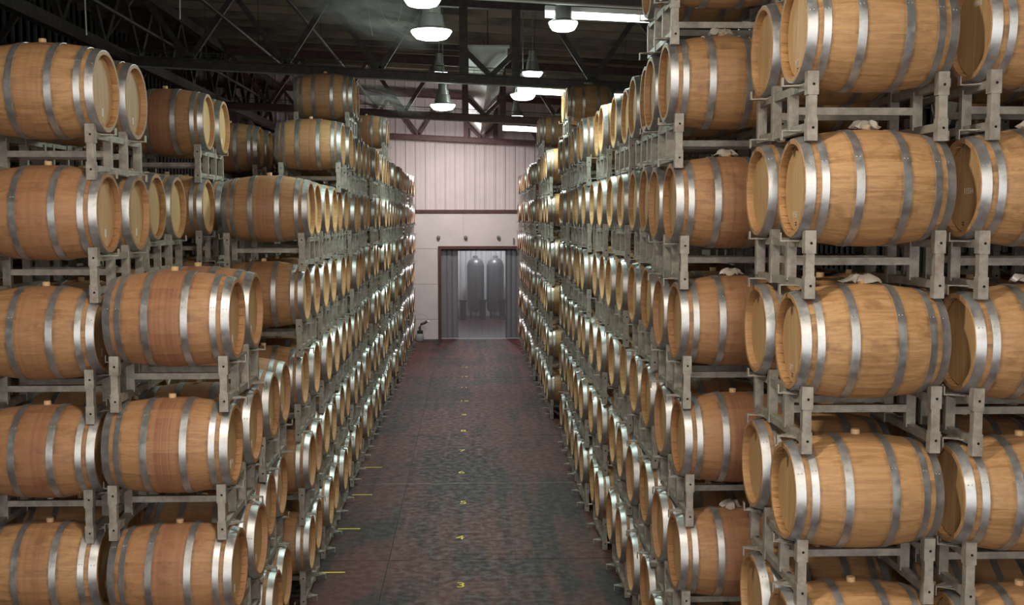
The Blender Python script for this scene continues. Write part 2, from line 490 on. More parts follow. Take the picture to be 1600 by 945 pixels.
rl = empty('back_room_fill_lamp', (.6, 45.3, 4.9)); tag(rl, 'added unseen lamp brightening the room beyond the far doorway', 'lamp')  # lamp added out of view to light the back room
MB().lathe([(.05, .1), (.22, .08), (.26, 0)], 20).build('housing', M['lamp_body'], rl, 40)
MB().disc(.25, 0, 20, flip=True).build('lens', M['lens'], rl)
ld = bpy.data.lights.new('lamp_light', 'POINT'); ld.energy = BACK_FILL_POWER; ld.shadow_soft_size = .2; ld.color = (.95, .98, 1)
lo = bpy.data.objects.new('lamp_light', ld); lo.location = (0, 0, -.15); link(lo, rl)

# small pump with hose at the foot of the end wall
pm = empty('drum_pump', (-1.72, WALL_Y - .45, 0)); tag(pm, 'small pump with a bent hose on the floor by the end wall', 'pump')
MB().lathe([(0, .0), (.16, .0), (.17, .05), (.17, .20), (.15, .23), (0, .23)], 18).build('base', M['grey'], pm, 40)
MB().box(-.06, .14, -.07, .07, .23, .34).build('motor', M['rubber'], pm)
MB().tube([(.04, 0, .34), (.03, 0, .45), (.08, 0, .56), (.20, 0, .60), (.28, 0, .66)], .045, 10).build('hose', M['truss_red'], pm, 50)
MB().tube([(.28, 0, .66), (.36, 0, .63)], .03, 10).build('nozzle', M['white'], pm, 50)
MB().tube([(-.1, 0, .22), (-.2, .1, .6), (-.12, .15, .85), (.1, .2, .9), (.3, .22, .75)], .006, 6).build('cable', M['grey'], pm, 50)

# ---- roof trusses
def truss(yp, label, mat, x0=X0 + .15, x1=X1 - .15):
    t = empty('roof_truss', (0, yp, 6.70)); tag(t, label, 'truss', 'roof trusses')
    zb = lambda x: .10 + SLOPE * x
    ztp = lambda x: 1.52 + SLOPE * x
    def beam(nm, zf, h):
        b = MB()
        b.bar((x0, 0, zf(x0) + h / 2 - .01), (x1, 0, zf(x1) + h / 2 - .01), .16, .02)
        b.bar((x0, 0, zf(x0) - h / 2 + .01), (x1, 0, zf(x1) - h / 2 + .01), .16, .02)
        b.bar((x0, 0, zf(x0)), (x1, 0, zf(x1)), .03, h)
        b.build(nm, mat, t)
    beam('bottom_chord', zb, .17); beam('top_chord', ztp, .19)
    bn = [-8.9, -7.05, -5.25, -3.45, -1.68, .42, 2.35, 4.2, 6.0, 7.8]
    tn = [-8.0, -6.2, -4.4, -2.65, -.90, 1.5, 3.2, 5.1, 6.9, 8.7]
    for i in range(len(bn)):
        for a, c in ((bn[i], tn[i]), (bn[i], tn[i - 1] if i else None)):
            if c is None or (bn[i] == .42): continue
            MB().bar((a, 0, zb(a) + .07), (c, 0, ztp(c) - .08), .09, .10).build('web', mat, t)
    for x in (-.10, .90):
        MB().bar((x, 0, zb(x) + .07), (x, 0, ztp(x) - .08), .16, .12).build('post', mat, t)
    for x in (-.10, .90):
        MB().bar((.42, 0, zb(.42) + .07), (x, 0, zb(x) + .55), .08, .10).build('web', mat, t)
    return t
TR = [(4.9, 'nearest to the camera'), (13.3, 'above the third stack of the right row'), (21.6, 'first with its bottom chord wholly in view'), (29.9, 'second from the end wall'), (38.2, 'close against the end wall')]
for i, (y, s) in enumerate(TR):
    truss(y, 'dark steel roof truss ' + s, M['truss_red'] if i >= 3 else M['truss'])
# wire cable trays lying on the bottom chords
for i, (y, s) in enumerate(TR[1:4]):
    t = empty('cable_tray', (0, y - .06, 6.89)); tag(t, 'thin wire cable tray on the truss ' + ['above the third stack', 'first wholly in view', 'second from the end wall'][i], 'cable tray', 'cable trays')
    for k, (dy, dz) in enumerate(((-.06, .0), (-.06, .06), (-.06, .12), (.06, 0), (.06, .12))):
        MB().tube([(-8.9, dy, dz + SLOPE * -8.9), (8.9, dy, dz + SLOPE * 8.9)], .006, 5).build('wire', M['tray'], t)
    b = MB()
    for k in range(120):
        x = -8.9 + k * .15; b.bar((x, -.06, SLOPE * x), (x, -.06, .12 + SLOPE * x), .006)
    tag(b.build('rungs', M['tray'], t), kind='stuff')
    o = MB().tube([(-8.9, 0, SLOPE * -8.9), (8.9, 0, SLOPE * 8.9)], .018, 8).build('conduit', M['lamp_body'], None, 40, (0, y - .055, 6.70))
    tag(o, 'pale conduit pipe under the truss ' + ['above the third stack', 'first wholly in view', 'second from the end wall'][i], 'conduit', 'conduits under the trusses')
# sheet-metal ducts running between the trusses over the aisle
for i, (ya, yb) in enumerate(((22.2, 29.2), (30.6, 37.6))):
    d = empty('air_duct', (.38, ya, 6.92)); tag(d, 'pale sheet metal duct over the aisle, ' + ['nearer of the two', 'farther of the two'][i], 'duct', 'ducts over the aisle')
    L = yb - ya
    vs = [(x, y, z) for y in (0, L) for x, z in ((-.38, .55), (.38, .55), (.38, .42), (0, .02), (-.38, .42))]
    b = MB().add(vs, [(4, 3, 2, 1, 0), (5, 6, 7, 8, 9)] + [(k, (k + 1) % 5, 5 + (k + 1) % 5, 5 + k) for k in range(5)])
    b.build('casing', M['duct'], d)
    MB().box(-.42, .42, -.03, .03, .55, .60).build('flange', M['duct'], d)
    vs = [(x, y, z) for y in (-.025, -.005) for x, z in ((-.02, .04), (.36, .44), (.20, .44), (-.10, .12))]
    MB().add(vs, [(3, 2, 1, 0), (4, 5, 6, 7)] + [(k, (k + 1) % 4, 4 + (k + 1) % 4, 4 + k) for k in range(4)]).build('fold', M['duct'], d)
    for yh in (.5, L - .5):
        MB().bar((0, yh, .55), (0, yh, 1.80), .02).build('hanger', M['truss'], d)
# girder and pipes along the left side under the roof
g = empty('side_girder', (-6.4, 0, 6.9)); tag(g, 'dark long girder under the roof along the left side wall', 'girder')
MB().bar((0, YB, .25), (0, WALL_Y, .25), .16, .20).build('bottom_chord', M['truss'], g)
MB().bar((0, YB, 1.65), (0, WALL_Y, 1.65), .16, .20).build('top_chord', M['truss'], g)
for k in range(20):
    y = YB + 2.1 * k
    MB().bar((0, y, .33), (0, y + 1.05, 1.57), .10).build('web', M['truss'], g)
    MB().bar((0, y + 1.05, 1.57), (0, y + 2.1, .33), .10).build('web', M['truss'], g)
for i, (x, z) in enumerate(((-5.5, 7.35), (-4.4, 7.75), (-3.1, 7.9))):
    o = MB().tube([(0, YB, 0), (0, WALL_Y, 0)], .035, 8).build('sprinkler_pipe', M['truss'], None, 40, (x, 0, z))
    tag(o, ['leftmost', 'middle', 'rightmost'][i] + ' dark pipe running under the roof over the left row', 'pipe', 'roof pipes')
    for k in range(4):
        MB().bar((0, 8 + 8 * k, .03), (0, 8 + 8 * k, roof_z(x) - z - .1), .012).build('hanger', M['truss'], o)

# ---- lamps
def lamp(name, x, y, z, d, power, label, col=LAMP_COOL, group='high bay lamps', drop=None):
    t = empty(name, (x, y, z)); tag(t, label, 'lamp', group)
    r = d / 2
    hs = MB().lathe([(0, .27), (r * .46, .27), (r * .48, .19), (r * .54, .18), (r * .66, .03), (r * .97, .0), (r, -.01), (r * .94, -.012)], 28); hs = hs.build('housing', M['lamp_body'], t, 40)
    MB().lathe([(r * .97, .0), (r, -.02), (r * .90, -.06), (r * .76, -.098), (r * .55, -.112), (0, -.118)], 28).build('lens', M['lens'], t, 60)
    MB().lathe([(0, .40), (r * .36, .40), (r * .38, .27)], 20).build('ballast', M['lamp_body'], hs, 40)
    top = (roof_z(x) - z - .02) if drop is None else drop
    MB().tube([(0, 0, .40), (0, 0, top)], .012, 6).build('stem', M['lamp_body'], t, 40)
    if y > 30: col = (1.0, .945, .935)
    ld = bpy.data.lights.new('lamp_light', 'POINT'); ld.energy = power * .35; ld.shadow_soft_size = d * .45; ld.color = col   # glow sideways and up
    lo = bpy.data.objects.new('lamp_glow', ld); lo.location = (0, 0, -.40); link(lo, t)
    ld = bpy.data.lights.new('lamp_light', 'AREA'); ld.shape = 'DISK'; ld.size = d * .9; ld.energy = power * .75; ld.color = col
    lo = bpy.data.objects.new('lamp_light', ld); lo.location = (0, 0, -.18); link(lo, t)
    return t
def from_px(px, py, Y):
    d = RT * ((px - 800) / FPX) - UPV * ((py - 472.5) / FPX) + FW
    t = Y / d.y
    return d.x * t, CAM_H + d.z * t
for px_, py_, Y, d, pw, lb in (
        (674, 47, 13.9, .50, 1.0, 'big bell shaped lamp with bright lens nearest over the aisle'),
        (660, -6, 12.4, .42, .8, 'bright lamp lens cut by the top edge of the picture'),
        (692, 163, 22.4, .50, 1.0, 'bright lamp hanging just below the second truss beam'),
        (686, 113, 24.5, .40, .6, 'small reddish lamp behind the cable tray left of the duct'),
        (832, 112, 22.0, .40, .8, 'grey bell lamp with a lit rim right of the pale duct'),
        (880, 34, 13.9, .36, .8, 'bright lamp under the left end of the nearest tube light'),
        (817, 147, 22.4, .50, .8, 'bright lamp under the left end of the second tube light'),
        (806, 181, 31.0, .40, .8, 'small lit lamp near the third tube light'),
        (700, 178, 35.0,   .44, 5.0, 'lamp close to the end wall above the aisle')):
    x, z = from_px(px_, py_, Y)
    lamp('high_bay_lamp', x, Y, z, d, LAMP_POWER * pw, lb)
# unseen lamps added over and behind the camera to brighten the near stacks
for x, y, lb in ((-.5, 5.0, 'added unseen fill lamp over the nearest stacks'), (1.6, 1.2, 'added unseen fill lamp over the camera'), (-1.6, -2.4, 'added unseen fill lamp behind the camera')):
    lamp('high_bay_lamp', x, y, 6.9, .5, FILL_POWER, lb, FILL_WARM)
for i, (px_, py_, Y, L) in enumerate(((851, 21, 14.0, 2.4), (808, 142, 22.3, 2.4), (785, 201, 31.6, 2.4))):
    x, z = from_px(px_, py_, Y)
    t = empty('tube_light', (x, Y, z)); tag(t, ['nearest', 'second', 'farthest'][i] + ' bright white fluorescent tube light on the right under the roof', 'tube light', 'fluorescent tube lights')
    t.rotation_euler = (0, -SLOPE * .9, 0)
    MB().box(0, L, -.05, .05, .03, .09).build('casing', M['white'], t)
    MB().tube([(.01, 0, 0), (L - .01, 0, 0)], .05, 10).build('tube', M['tube'], t, 50)
    for q in (.3, L - .3):
        MB().bar((q, 0, .09), (q, 0, roof_z(x + q) - z + .02), .01).build('hanger', M['truss'], t)
    ld = bpy.data.lights.new('lamp_light', 'AREA'); ld.shape = 'RECTANGLE'; ld.size = L; ld.size_y = .08; ld.energy = TUBE_POWER; ld.color = LAMP_COOL
    lo = bpy.data.objects.new('lamp_light', ld); lo.location = (L / 2, 0, -.07); link(lo, t)

# ================================================================ barrels
BL, RB, RE = .442, .350, .290        # half length, bilge radius, end radius
SEAT = .300                         # underside of the bilge above the foot of its rack
def rad(x): return RB - (RB - RE) * (abs(x) / BL) ** 2.0
NST = 26
def stave_mesh():
    b = MB(); xs_ = [-BL, -.30, -.15, 0, .15, .30, BL]; half = PI / NST * .999
    vs = []
    for x in xs_:
        for a in (-half, 0, half):
            r = rad(x); vs.append((x, r * math.sin(a), r * math.cos(a)))
    n = len(xs_); fs = []
    for i in range(n - 1):
        for k in range(2):
            fs.append((i * 3 + k, (i + 1) * 3 + k, (i + 1) * 3 + k + 1, i * 3 + k + 1))
    base = len(vs)
    for x in (-BL, BL):      # end grain and the inside of the chime
        for q, t in ((0, .026), (.05, .030)):
            xx = x - math.copysign(q, x)
            for a in (-half, half):
                r = rad(xx) - t; vs.append((xx, r * math.sin(a), r * math.cos(a)))
    e0, e1 = 0, (n - 1) * 3
    fs += [(e0, e0 + 1, e0 + 2, base + 1, base), (base, base + 1, base + 3, base + 2)]
    fs += [(e1 + 2, e1 + 1, e1, base + 4, base + 5), (base + 5, base + 4, base + 6, base + 7)]
    # joint faces
    for k in (0, 2):
        s = 0 if k == 0 else 1
        fs.append(tuple([i * 3 + k for i in range(n)] + [base + 4 + s, base + s]) if k == 2 else tuple([i * 3 + k for i in range(n)][::-1] + [base + s, base + 4 + s]))
    return b.add(vs, fs).mesh('stave', M['stave'], 28)
def body_prof(xs_): return [(rad(x), x) for x in xs_]
def body(b, n, xs_, mi=0):
    p = [(RE - .030, -BL + .05), (RE - .026, -BL)] + body_prof(xs_) + [(RE - .026, BL), (RE - .030, BL - .05)]
    return b.lathe(p, n, 'x', mi)
def hoop(b, xa, xb, n, mi=0, t=.004):
    xm = (xa + xb) / 2
    return b.lathe([(rad(xa) - .002, xa), (rad(xa) + t, xa), (rad(xm) + t, xm), (rad(xb) + t, xb), (rad(xb) - .002, xb)], n, 'x', mi)
HOOPS = [(.384, .439), (.309, .351), (.113, .161)]
def hoop_mesh(xa, xb):
    b = MB(); hoop(b, xa, xb, 36)
    return b.mesh('hoop', M['hoop'], 35)
ME_STAVE = stave_mesh()
ME_BODY = body(MB(), NST * 2, [-BL, -.34, -.22, -.1, 0, .1, .22, .34, BL]).mesh('oak_body', M['body'], 35)
ME_HOOP = [hoop_mesh(a, b_) for a, b_ in HOOPS]
def rivet_mesh(xa, xb):
    b = MB()
    for dx in (-.010, .010):
        x = (xa + xb) / 2 + dx; rr = rad(x) + .0035
        b.add([(x + .005 * math.cos(q * PI / 4), .005 * math.sin(q * PI / 4), rr) for q in range(8)] + [(x + .003 * math.cos(q * PI / 4), .003 * math.sin(q * PI / 4), rr + .002) for q in range(8)],
              [(q, (q + 1) % 8, 8 + (q + 1) % 8, 8 + q) for q in range(8)] + [tuple(range(8, 16))])
    return b.mesh('rivets', M['hoop'], 50)
ME_RIVET = [rivet_mesh(a, b_) for a, b_ in HOOPS]
ME_HEAD = MB().disc(RE - .028, -BL + .045, 36, 'x', flip=True).lathe([(RE - .028, -BL + .045), (RE - .028, -BL + .065)], 36, 'x').mesh('head', M['head'], 30)
ME_BUNG = MB().lathe([(.026, -.03), (.028, .022), (.024, .028), (0, .028)], 14).mesh('bung', M['bung'], 40)
def far_mb(n):
    b = MB(); body(b, n, [-BL, -.28, -.1, .1, .28, BL])
    for a, c in HOOPS:
        hoop(b, a, c, n, 1); hoop(b, -c, -a, n, 1)
    b.disc(RE - .028, -BL + .045, n, 'x', 2, flip=True); b.disc(RE - .028, BL - .045, n, 'x', 2)
    b.lathe([(.026, .32), (.026, .372), (0, .374)], 6, 'z', 3)
    return b
FARMATS = [M['body'], M['hoop'], M['head'], M['bung']]
ME_FAR = far_mb(22).mesh('far_barrel', FARMATS, 35)

ROWN = {'R': 'right row', 'L': 'left row', 'S': 'left back row', 'Q': 'right back row'}
ORD = ['', 'first', 'second', 'third', 'fourth', 'fifth', 'sixth', 'seventh', 'eighth', 'ninth', 'tenth', 'eleventh', 'twelfth', 'thirteenth', 'fourteenth', 'fifteenth', 'sixteenth', 'seventeenth', 'eighteenth']

# row, near-post Y, front ladder x, pitch, levels, per-level x shift (from the bottom), lowest level that shows
STK = []
def st(row, y, x, pitch, n, dx=None, show=1, showb=1):
    STK.append(dict(row=row, y=y, x=x, p=pitch, n=n, dx=dx, show=show, showb=showb))
st('R', 6.50, 1.99, .920, 6, [0, 0, -.01, 0, 0, 0], 2, 2)
st('R', 8.35, 1.62, .905, 7, [.02, .03, .05, .02, -.01, -.06, -.10])
st('R', 10.18, 1.72, .918, 6)
for i, y in enumerate((12.0, 13.8, 15.6, 17.45, 19.3, 21.2, 23.0, 24.9, 26.8, 28.6, 30.5, 32.4, 34.3, 36.2)):
    st('R', y, [1.72, 1.70, 1.68, 1.70, 1.72, 1.90, 1.70, 1.72, 1.74, 1.69, 1.71, 1.70, 1.72, 1.70][i], .945 if i == 5 else .932 if i == 8 else .920, 7 if i in (5, 8) else 6)
st('L', 8.00, -1.76, .925, 4, [0, 0, -.02, .01], 2, 2)
st('L', 9.90, -1.86, .91, 3)
st('L', 11.75, -1.78, .90, 5, [.0, 0, -.03, 0, .04])
st('L', 13.5, -1.80, .90, 5)
st('L', 15.3, -1.82, .90, 6, [0, 0, 0, 0, 0, .06])
st('L', 17.2, -1.82, .892, 7)
for i, y in enumerate((19.05, 20.9, 22.8, 24.65, 26.5, 28.4, 30.3, 32.1, 34.0, 35.9)):
    st('L', y, -1.83 + .03 * ((i * 7) % 3 - 1), .90, 7 if i == 3 else 6)
st('S', 8.20, -2.74, .885, 6, [-.05, -.05, -.05, -.02, .03, .03], 2, 5)
st('S', 10.0, -2.86, .90, 5, None, 4, 4)
st('S', 12.0, -2.84, .905, 6, None, 5, 5)
st('S', 14.0, -2.95, .90, 5, None, 5, 5)
st('S', 16.0, -3.02, .90, 6, None, 6, 6)
st('S', 18.1, -3.02, .90, 6, None, 6, 6)
st('Q', 6.40, 2.95, .920, 6, [.03, .03, .01, .02, .03, .07], 2, 9)
st('Q', 8.75, 2.68, .905, 7, None, 6, 6)
for y in (8.3, 10.2, 12.1):          # the stores go on outside the frame on both sides
    st('S', y, -3.85, .90, 6, None, 99, 99); st('S', y + .05, -4.95, .90, 6, None, 99, 99)
for y in (6.45, 8.4):
    st('Q', y, 4.02, .91, 6, None, 99, 99); st('Q', y + .03, 5.05, .91, 6, None, 99, 99)

NUMBERS = {('Q', 0, 6): ('96910', .155, .02, .045), ('Q', 0, 5): ('11554', -.02, .03, .05), ('R', 0, 6): ('117', -.17, -.05, .045), ('R', 0, 5): ('1155', -.16, -.05, .05), ('R', 0, 4): ('577', -.17, -.05, .05),
           ('L', 0, 3): ('1 18', -.15, .06, .05)}
STAVED = {('R', 0), ('R', 1), ('R', 2), ('L', 0), ('L', 1), ('S', 0), ('S', 1), ('Q', 0)}

cand, racks = [], []
cnt = {}
for s in STK:
    k = cnt.get(s['row'], 0); cnt[s['row']] = k + 1; s['k'] = k
    sg = 1 if s['x'] > 0 else -1
    for lv in range(1, s['n'] + 1):
        dx = s['dx'][lv - 1] if s['dx'] else random.uniform(-.025, .025)
        z = (lv - 1) * s['p']
        yaw = random.uniform(-.006, .006)
        near_pair = s['y'] < 9
        racks.append(dict(s=s, lv=lv, x=s['x'] + dx, z=z, sg=sg, dy=random.uniform(-.03, .03) if s['y'] > 9 else random.uniform(-.01, .01), yaw=yaw))
        rk = racks[-1]
        for pr in (0, 1):
            hx = rk['x'] - sg * .07 + random.uniform(-.022, .022) * (1 if s['y'] > 9 else .6)
            cx_ = hx + sg * BL
            cy_ = s['y'] + rk['dy'] + .185 + .745 * pr
            vis = lv >= (s['showb'] if pr else s['show'])
            a, b_, sc_ = proj(cx_, cy_, z + SEAT + .35)
            rr = .36 * sc_
            vis = vis and b_ + rr > 6 and b_ - rr < 940 and a + .5 * sc_ > 4 and a - .5 * sc_ < 1596
            cand.append(dict(rk=rk, s=s, lv=lv, pr=pr, x=cx_, y=cy_, z=z + SEAT, sg=sg, sc=sc_, vis=vis, yaw=yaw + random.uniform(-.008, .008)))
for s in STK:      # the highest tier in view of each stack counts as its top
    vl = [c['lv'] for c in cand if c['s'] is s and c['vis']]
    s['top'] = max(vl) if vl else s['n']
shown = sorted([c for c in cand if c['vis']], key=lambda c: -c['sc'])
ind = shown[:300]
for c in ind: c['ind'] = True

def tier(s, lv):
    d = s['top'] - lv + 1
    return 'top tier' if d == 1 else ORD[d] + ' tier from top'
stuff_mb = MB(); far_src = far_mb(16)
# the wetter, redder barrels: left row; paler new ones: right row front
for c in cand:
    s = c['s']; right = c['sg'] > 0
    tone = random.uniform(.0, .35) if (right and s['y'] < 7) else random.uniform(.05, .55) if right else random.uniform(.2, .75)
    stain = (random.uniform(0, .12) if s['y'] < 7 else random.choice((.1, .3, .75))) if right else random.choice((.35, .6, .8))
    age = random.uniform(.2, .9)
    if s['row'] == 'R' and s['k'] == 1:
        tone = [.2, .6, .7, .6, .5, .35, .05][c['lv'] - 1]; stain = [.3, .7, .7, .5, .6, .1, .05][c['lv'] - 1]
    if s['row'] == 'R' and s['k'] == 8 and c['lv'] == 7: tone, stain = 0, 0  # palest wood stands in for the tube light falling on this barrel
    if not c.get('ind'):
        R = Matrix.Translation((c['x'], c['y'], c['z'] + RB)) @ Matrix.Rotation(c['yaw'], 4, 'Z')
        k = len(stuff_mb.v)
        stuff_mb.v += [tuple(R @ Vector(v)) for v in far_src.v]
        stuff_mb.f += [tuple(i + k for i in f) for f in far_src.f]; stuff_mb.m += far_src.m
        continue
    word = 'wine-stained' if stain > .55 else 'reddish' if tone > .45 else 'pale' if tone < .15 else 'tan'
    lab = f"oak barrel, {ROWN[s['row']]}, {ORD[s['k'] + 1]} stack from camera, {tier(s, c['lv'])}, {'farther' if c['pr'] else 'nearer'} of pair"
    if len(lab.replace(',', '').split()) < 16: lab = word + ' ' + lab
    grp = 'barrels of the ' + ROWN[s['row']]
    col = (tone, stain, age, 1)
    if c['sc'] < 78:
        o = put('oak_barrel', ME_FAR, None, (c['x'], c['y'], c['z'] + RB), (0, 0, c['yaw']), col)
        tag(o, lab, 'barrel', grp); continue
    t = empty('oak_barrel', (c['x'], c['y'], c['z']), c['yaw']); tag(t, lab, 'barrel', grp)
    ctr = (0, 0, RB)
    if (s['row'], s['k']) in STAVED and c['pr'] == 0:
        a0 = random.uniform(0, .24)
        for i in range(NST):
            j = random.uniform(-.07, .07)
            put('stave', ME_STAVE, t, ctr, (a0 + i * 2 * PI / NST, 0, 0), (min(1, max(0, tone + j)), stain * random.uniform(.7, 1.1), age, 1))
    else:
        put('body', ME_BODY, t, ctr, (0, 0, 0), col)
    ra = random.uniform(.7, 1.3) if s['y'] < 9 else random.uniform(0, 6.28)
    for hi, me in enumerate(ME_HOOP):
        for hr in ((ra + random.uniform(-.04, .04), 0, 0), (-ra + random.uniform(-.04, .04), 0, PI)):
            ho = put('hoop', me, t, ctr, hr)
            if (s['row'], s['k']) in STAVED: put('rivets', ME_RIVET[hi], ho)
    ha = random.uniform(-.15, .15)
    for h in (0, 1):
        put('head', ME_HEAD, t, ctr, (ha, 0, PI * h))
    put('bung', ME_BUNG, t, (random.uniform(-.015, .015), 0, 2 * RB))
    key = (s['row'], s['k'], c['lv'])
    fx = -c['sg'] * (BL - .044)           # recessed face of the head that looks on the aisle
    rot = Matrix(((0, 0, -1), (-1, 0, 0), (0, 1, 0))) if c['sg'] > 0 else Matrix(((0, 0, 1), (1, 0, 0), (0, 1, 0)))
    if key in NUMBERS and c['pr'] == 0:
        tx, dz, dy, sz = NUMBERS[key]
        o = put('chalk_number', text_mesh(tx, sz, 'chalk_number', M['chalk'], .0005), t, (fx - c['sg'] * .0015, -dy if c['sg'] > 0 else dy, RB + dz), rot.to_euler())
        o['label'] = 'white chalk number on the barrel head'
        if key == ('Q', 0, 6):
            for q in range(3):
                MB().box(-.03 + .004 * q, .03 - .004 * q, -.003, .003, 0, .0006).build('stamp_line', M['ink'], t, None, (0, 0, 0)).matrix_local = Matrix.Translation((fx - c['sg'] * .001, 0, RB + .215 - .014 * q)) @ rot.to_4x4()
        elif c['sg'] > 0:
            for q in range(2):
                MB().box(-.014, .014, -.0035, .0035, 0, .0006).build('stamp_line', M['ink'], t, None, (0, 0, 0)).matrix_local = Matrix.Translation((fx - c['sg'] * .001, .03, RB - .205 - .014 * q)) @ rot.to_4x4()
    if s['row'] in 'SL' and s['k'] in (0, 1, 2) and random.random() < .75:
        o = MB().box(-.02, .02, -.03, .03, 0, .001).build('paper_label', M['paper'], t); o.matrix_local = Matrix.Translation((fx, random.uniform(-.02, .05), RB - .15)) @ rot.to_4x4()
        o['label'] = 'small white paper label'
so = stuff_mb.build('oak_barrels', FARMATS, None, 35)
so.color = (.35, .3, .5, 1)
tag(so, 'oak barrels farthest down both rows and hidden behind nearer stacks', 'barrels', None, 'stuff')

# ================================================================ racks
# local frame: x = 0 at the aisle side ladder, +x away from the aisle; y = 0 at the near post; z = 0 at the foot
RXW, UY, PH = .768, (.0, .37, .745, 1.11), .40
def mb_post():
    b = MB()
    b.box(-.033, .033, -.03, .03, .265, PH).box(-.026, .026, -.026, .026, .13, .265).box(-.031, .031, -.03, .03, 0, .13)
    for z in (.325, .075):
        b.lathe([(.0085, -.0305), (.0085, -.0312), (0, -.0312)], 8, 'y', 1, (0.004, 0, z))
    return b
def mb_up(tall):
    return MB().box(-.030, .030, -.022, .022, -.02 if not tall else -.05, .215 if not tall else .30)
def mb_bar():
    return MB().box(-.022, .022, 0, UY[3] + .02, -.024, .024)
def mb_hook(top):
    b = MB(); s = 1 if top else -1
    b.box(-.118, .0, -.018, .018, -.004, .004)
    b.box(-.124, -.117, -.018, .018, (-.004 if top else -.055), (.05 if top else .004))
    b.bar((-.115, 0, 0), (-.015, .075 * 1, -.0 * s), .010, .006)
    b.bar((-.115, 0, 0), (-.015, -.075, s * -.0), .010, .006)
    return b
POSTM = [M['rack'], M['hole']]
MR = dict(post=mb_post().mesh('post', POSTM), up=mb_up(False).mesh('upright', M['rack']), upt=mb_up(True).mesh('upright', M['rack']),
          bar=mb_bar().mesh('rail', M['rack']), ht=mb_hook(True).mesh('hook', M['rack']), hb=mb_hook(False).mesh('hook', M['rack']),
          cross=MB().box(.02, RXW - .02, -.02, .02, -.023, .023).mesh('cross_bar', M['rack']))
def rack_parts():
    """(name, mesh key, location, z rotation)"""
    p = []
    for side in (0, 1):
        x = RXW * side; rz = 0 if side == 0 else PI
        for z, k in ((.322, 'top_rail'), (.082, 'bottom_rail')):
            p.append((k, 'bar', (x, 0.02, z), 0))
        p.append(('post', 'post', (x, 0, 0), 0))
        p.append(('upright', 'up', (x, UY[1], .108), 0)); p.append(('upright', 'upt', (x, UY[2], .1), 0)); p.append(('upright', 'up', (x, UY[3], .108), 0))
        for y in (.185, .93):
            p.append(('hook', 'ht', (x, y, .335), rz)); p.append(('hook', 'hb', (x, y, .07), rz))
    for y in (UY[1], UY[2]):
        p.append(('cross_bar', 'cross', (0, y, .205), 0))
    return p
RP = rack_parts()
def mb_of(key): return dict(post=mb_post(), up=mb_up(False), upt=mb_up(True), bar=mb_bar(), ht=mb_hook(True), hb=mb_hook(False), cross=MB().box(.02, RXW - .02, -.02, .02, -.023, .023))[key]
def whole_rack():
    b = MB()
    for nm, key, loc, rz in RP:
        q = mb_of(key); R = Matrix.Translation(loc) @ Matrix.Rotation(rz, 4, 'Z')
        b.add([R @ Vector(v) for v in q.v], q.f); b.m[-len(q.f):] = q.m
    return b
WR = whole_rack(); ME_RACK = WR.mesh('far_rack', POSTM)
# the same for the left row, where the aisle lies to the other side
def mirrored(b):
    c = MB(); c.v = [(-x, y, z) for x, y, z in b.v]; c.f = [f[::-1] for f in b.f]; c.m = list(b.m); return c
ME_RACK_L = mirrored(WR).mesh('far_rack', POSTM)
rstuff = MB()
for r in racks:
    s = r['s']; sg = r['sg']; y = s['y'] + r['dy']
    a, b_, sc_ = proj(r['x'], y, r['z'] + .2)
    seen = r['lv'] >= s['show'] and -20 < b_ < 965 and -250 < a < 1700
    if not seen:
        q = WR if sg > 0 else mirrored(WR); k = len(rstuff.v)
        rstuff.v += [(v[0] + r['x'], v[1] + y, v[2] + r['z']) for v in q.v]; rstuff.f += [tuple(i + k for i in f) for f in q.f]; rstuff.m += q.m
        continue
    lab = f"galvanised steel rack, {ROWN[s['row']]}, {ORD[s['k'] + 1]} stack from camera, under {tier(s, r['lv']) if r['lv'] <= s['top'] else 'tier above the picture'}"
    if sc_ < 92:
        o = put('barrel_rack', ME_RACK if sg > 0 else ME_RACK_L, None, (r['x'], y, r['z']), (0, 0, r['yaw']))
        tag(o, lab, 'rack', 'racks of the ' + ROWN[s['row']]); continue
    t = empty('barrel_rack', (r['x'], y, r['z']), r['yaw']); tag(t, lab, 'rack', 'racks of the ' + ROWN[s['row']])
    for nm, key, loc, rz in RP:
        put(nm, MR[key], t, (loc[0] * sg, loc[1], loc[2]), (0, 0, rz if sg > 0 else rz + (PI if key in ('ht', 'hb', 'cross') else 0)))
if rstuff.v:
    tag(rstuff.build('barrel_racks', POSTM), 'galvanised racks hidden low down behind and under nearer stacks', 'racks', None, 'stuff')

# ================================================================ plastic film tied over some bungs
def film(c, label):
    rr = random.Random(sum(map(ord, label)))
    b = MB(); n, m_ = 22, 9; vs = []
    ph = [rr.uniform(0, 6.28) for _ in range(6)]
    for i in range(m_ + 1):
        u = i / m_
        for k in range(n):
            a = 2 * PI * k / n
            fold = 1 + .30 * math.sin(2 * a + ph[0]) + .22 * math.sin(5 * a + ph[1] + 3 * u) + .12 * math.sin(9 * a + ph[2])
            r = (.016 + .060 * u ** .8) * (fold if u > .15 else 1)
            z = .050 * (1 - u) ** 1.3 + .013 * math.sin(u * PI) * (1 + math.sin(4 * a + ph[3])) + .010 * u * (1 + math.sin(7 * a + ph[4]))
            vs.append((r * math.cos(a) * 1.25, r * math.sin(a) * .75, z + .002 - .5 * (r * math.sin(a) * .75) ** 2 / RB))
    b.add(vs, [(i * n + k, (i + 1) * n + k, (i + 1) * n + (k + 1) % n, i * n + (k + 1) % n) for i in range(m_) for k in range(n)] + [tuple(range(n))])
    o = b.build('plastic_wrap', M['film'], None, 45, (c['x'], c['y'], c['z'] + 2 * RB))
    tag(o, label, 'plastic wrap', 'plastic wraps tied over bungs')
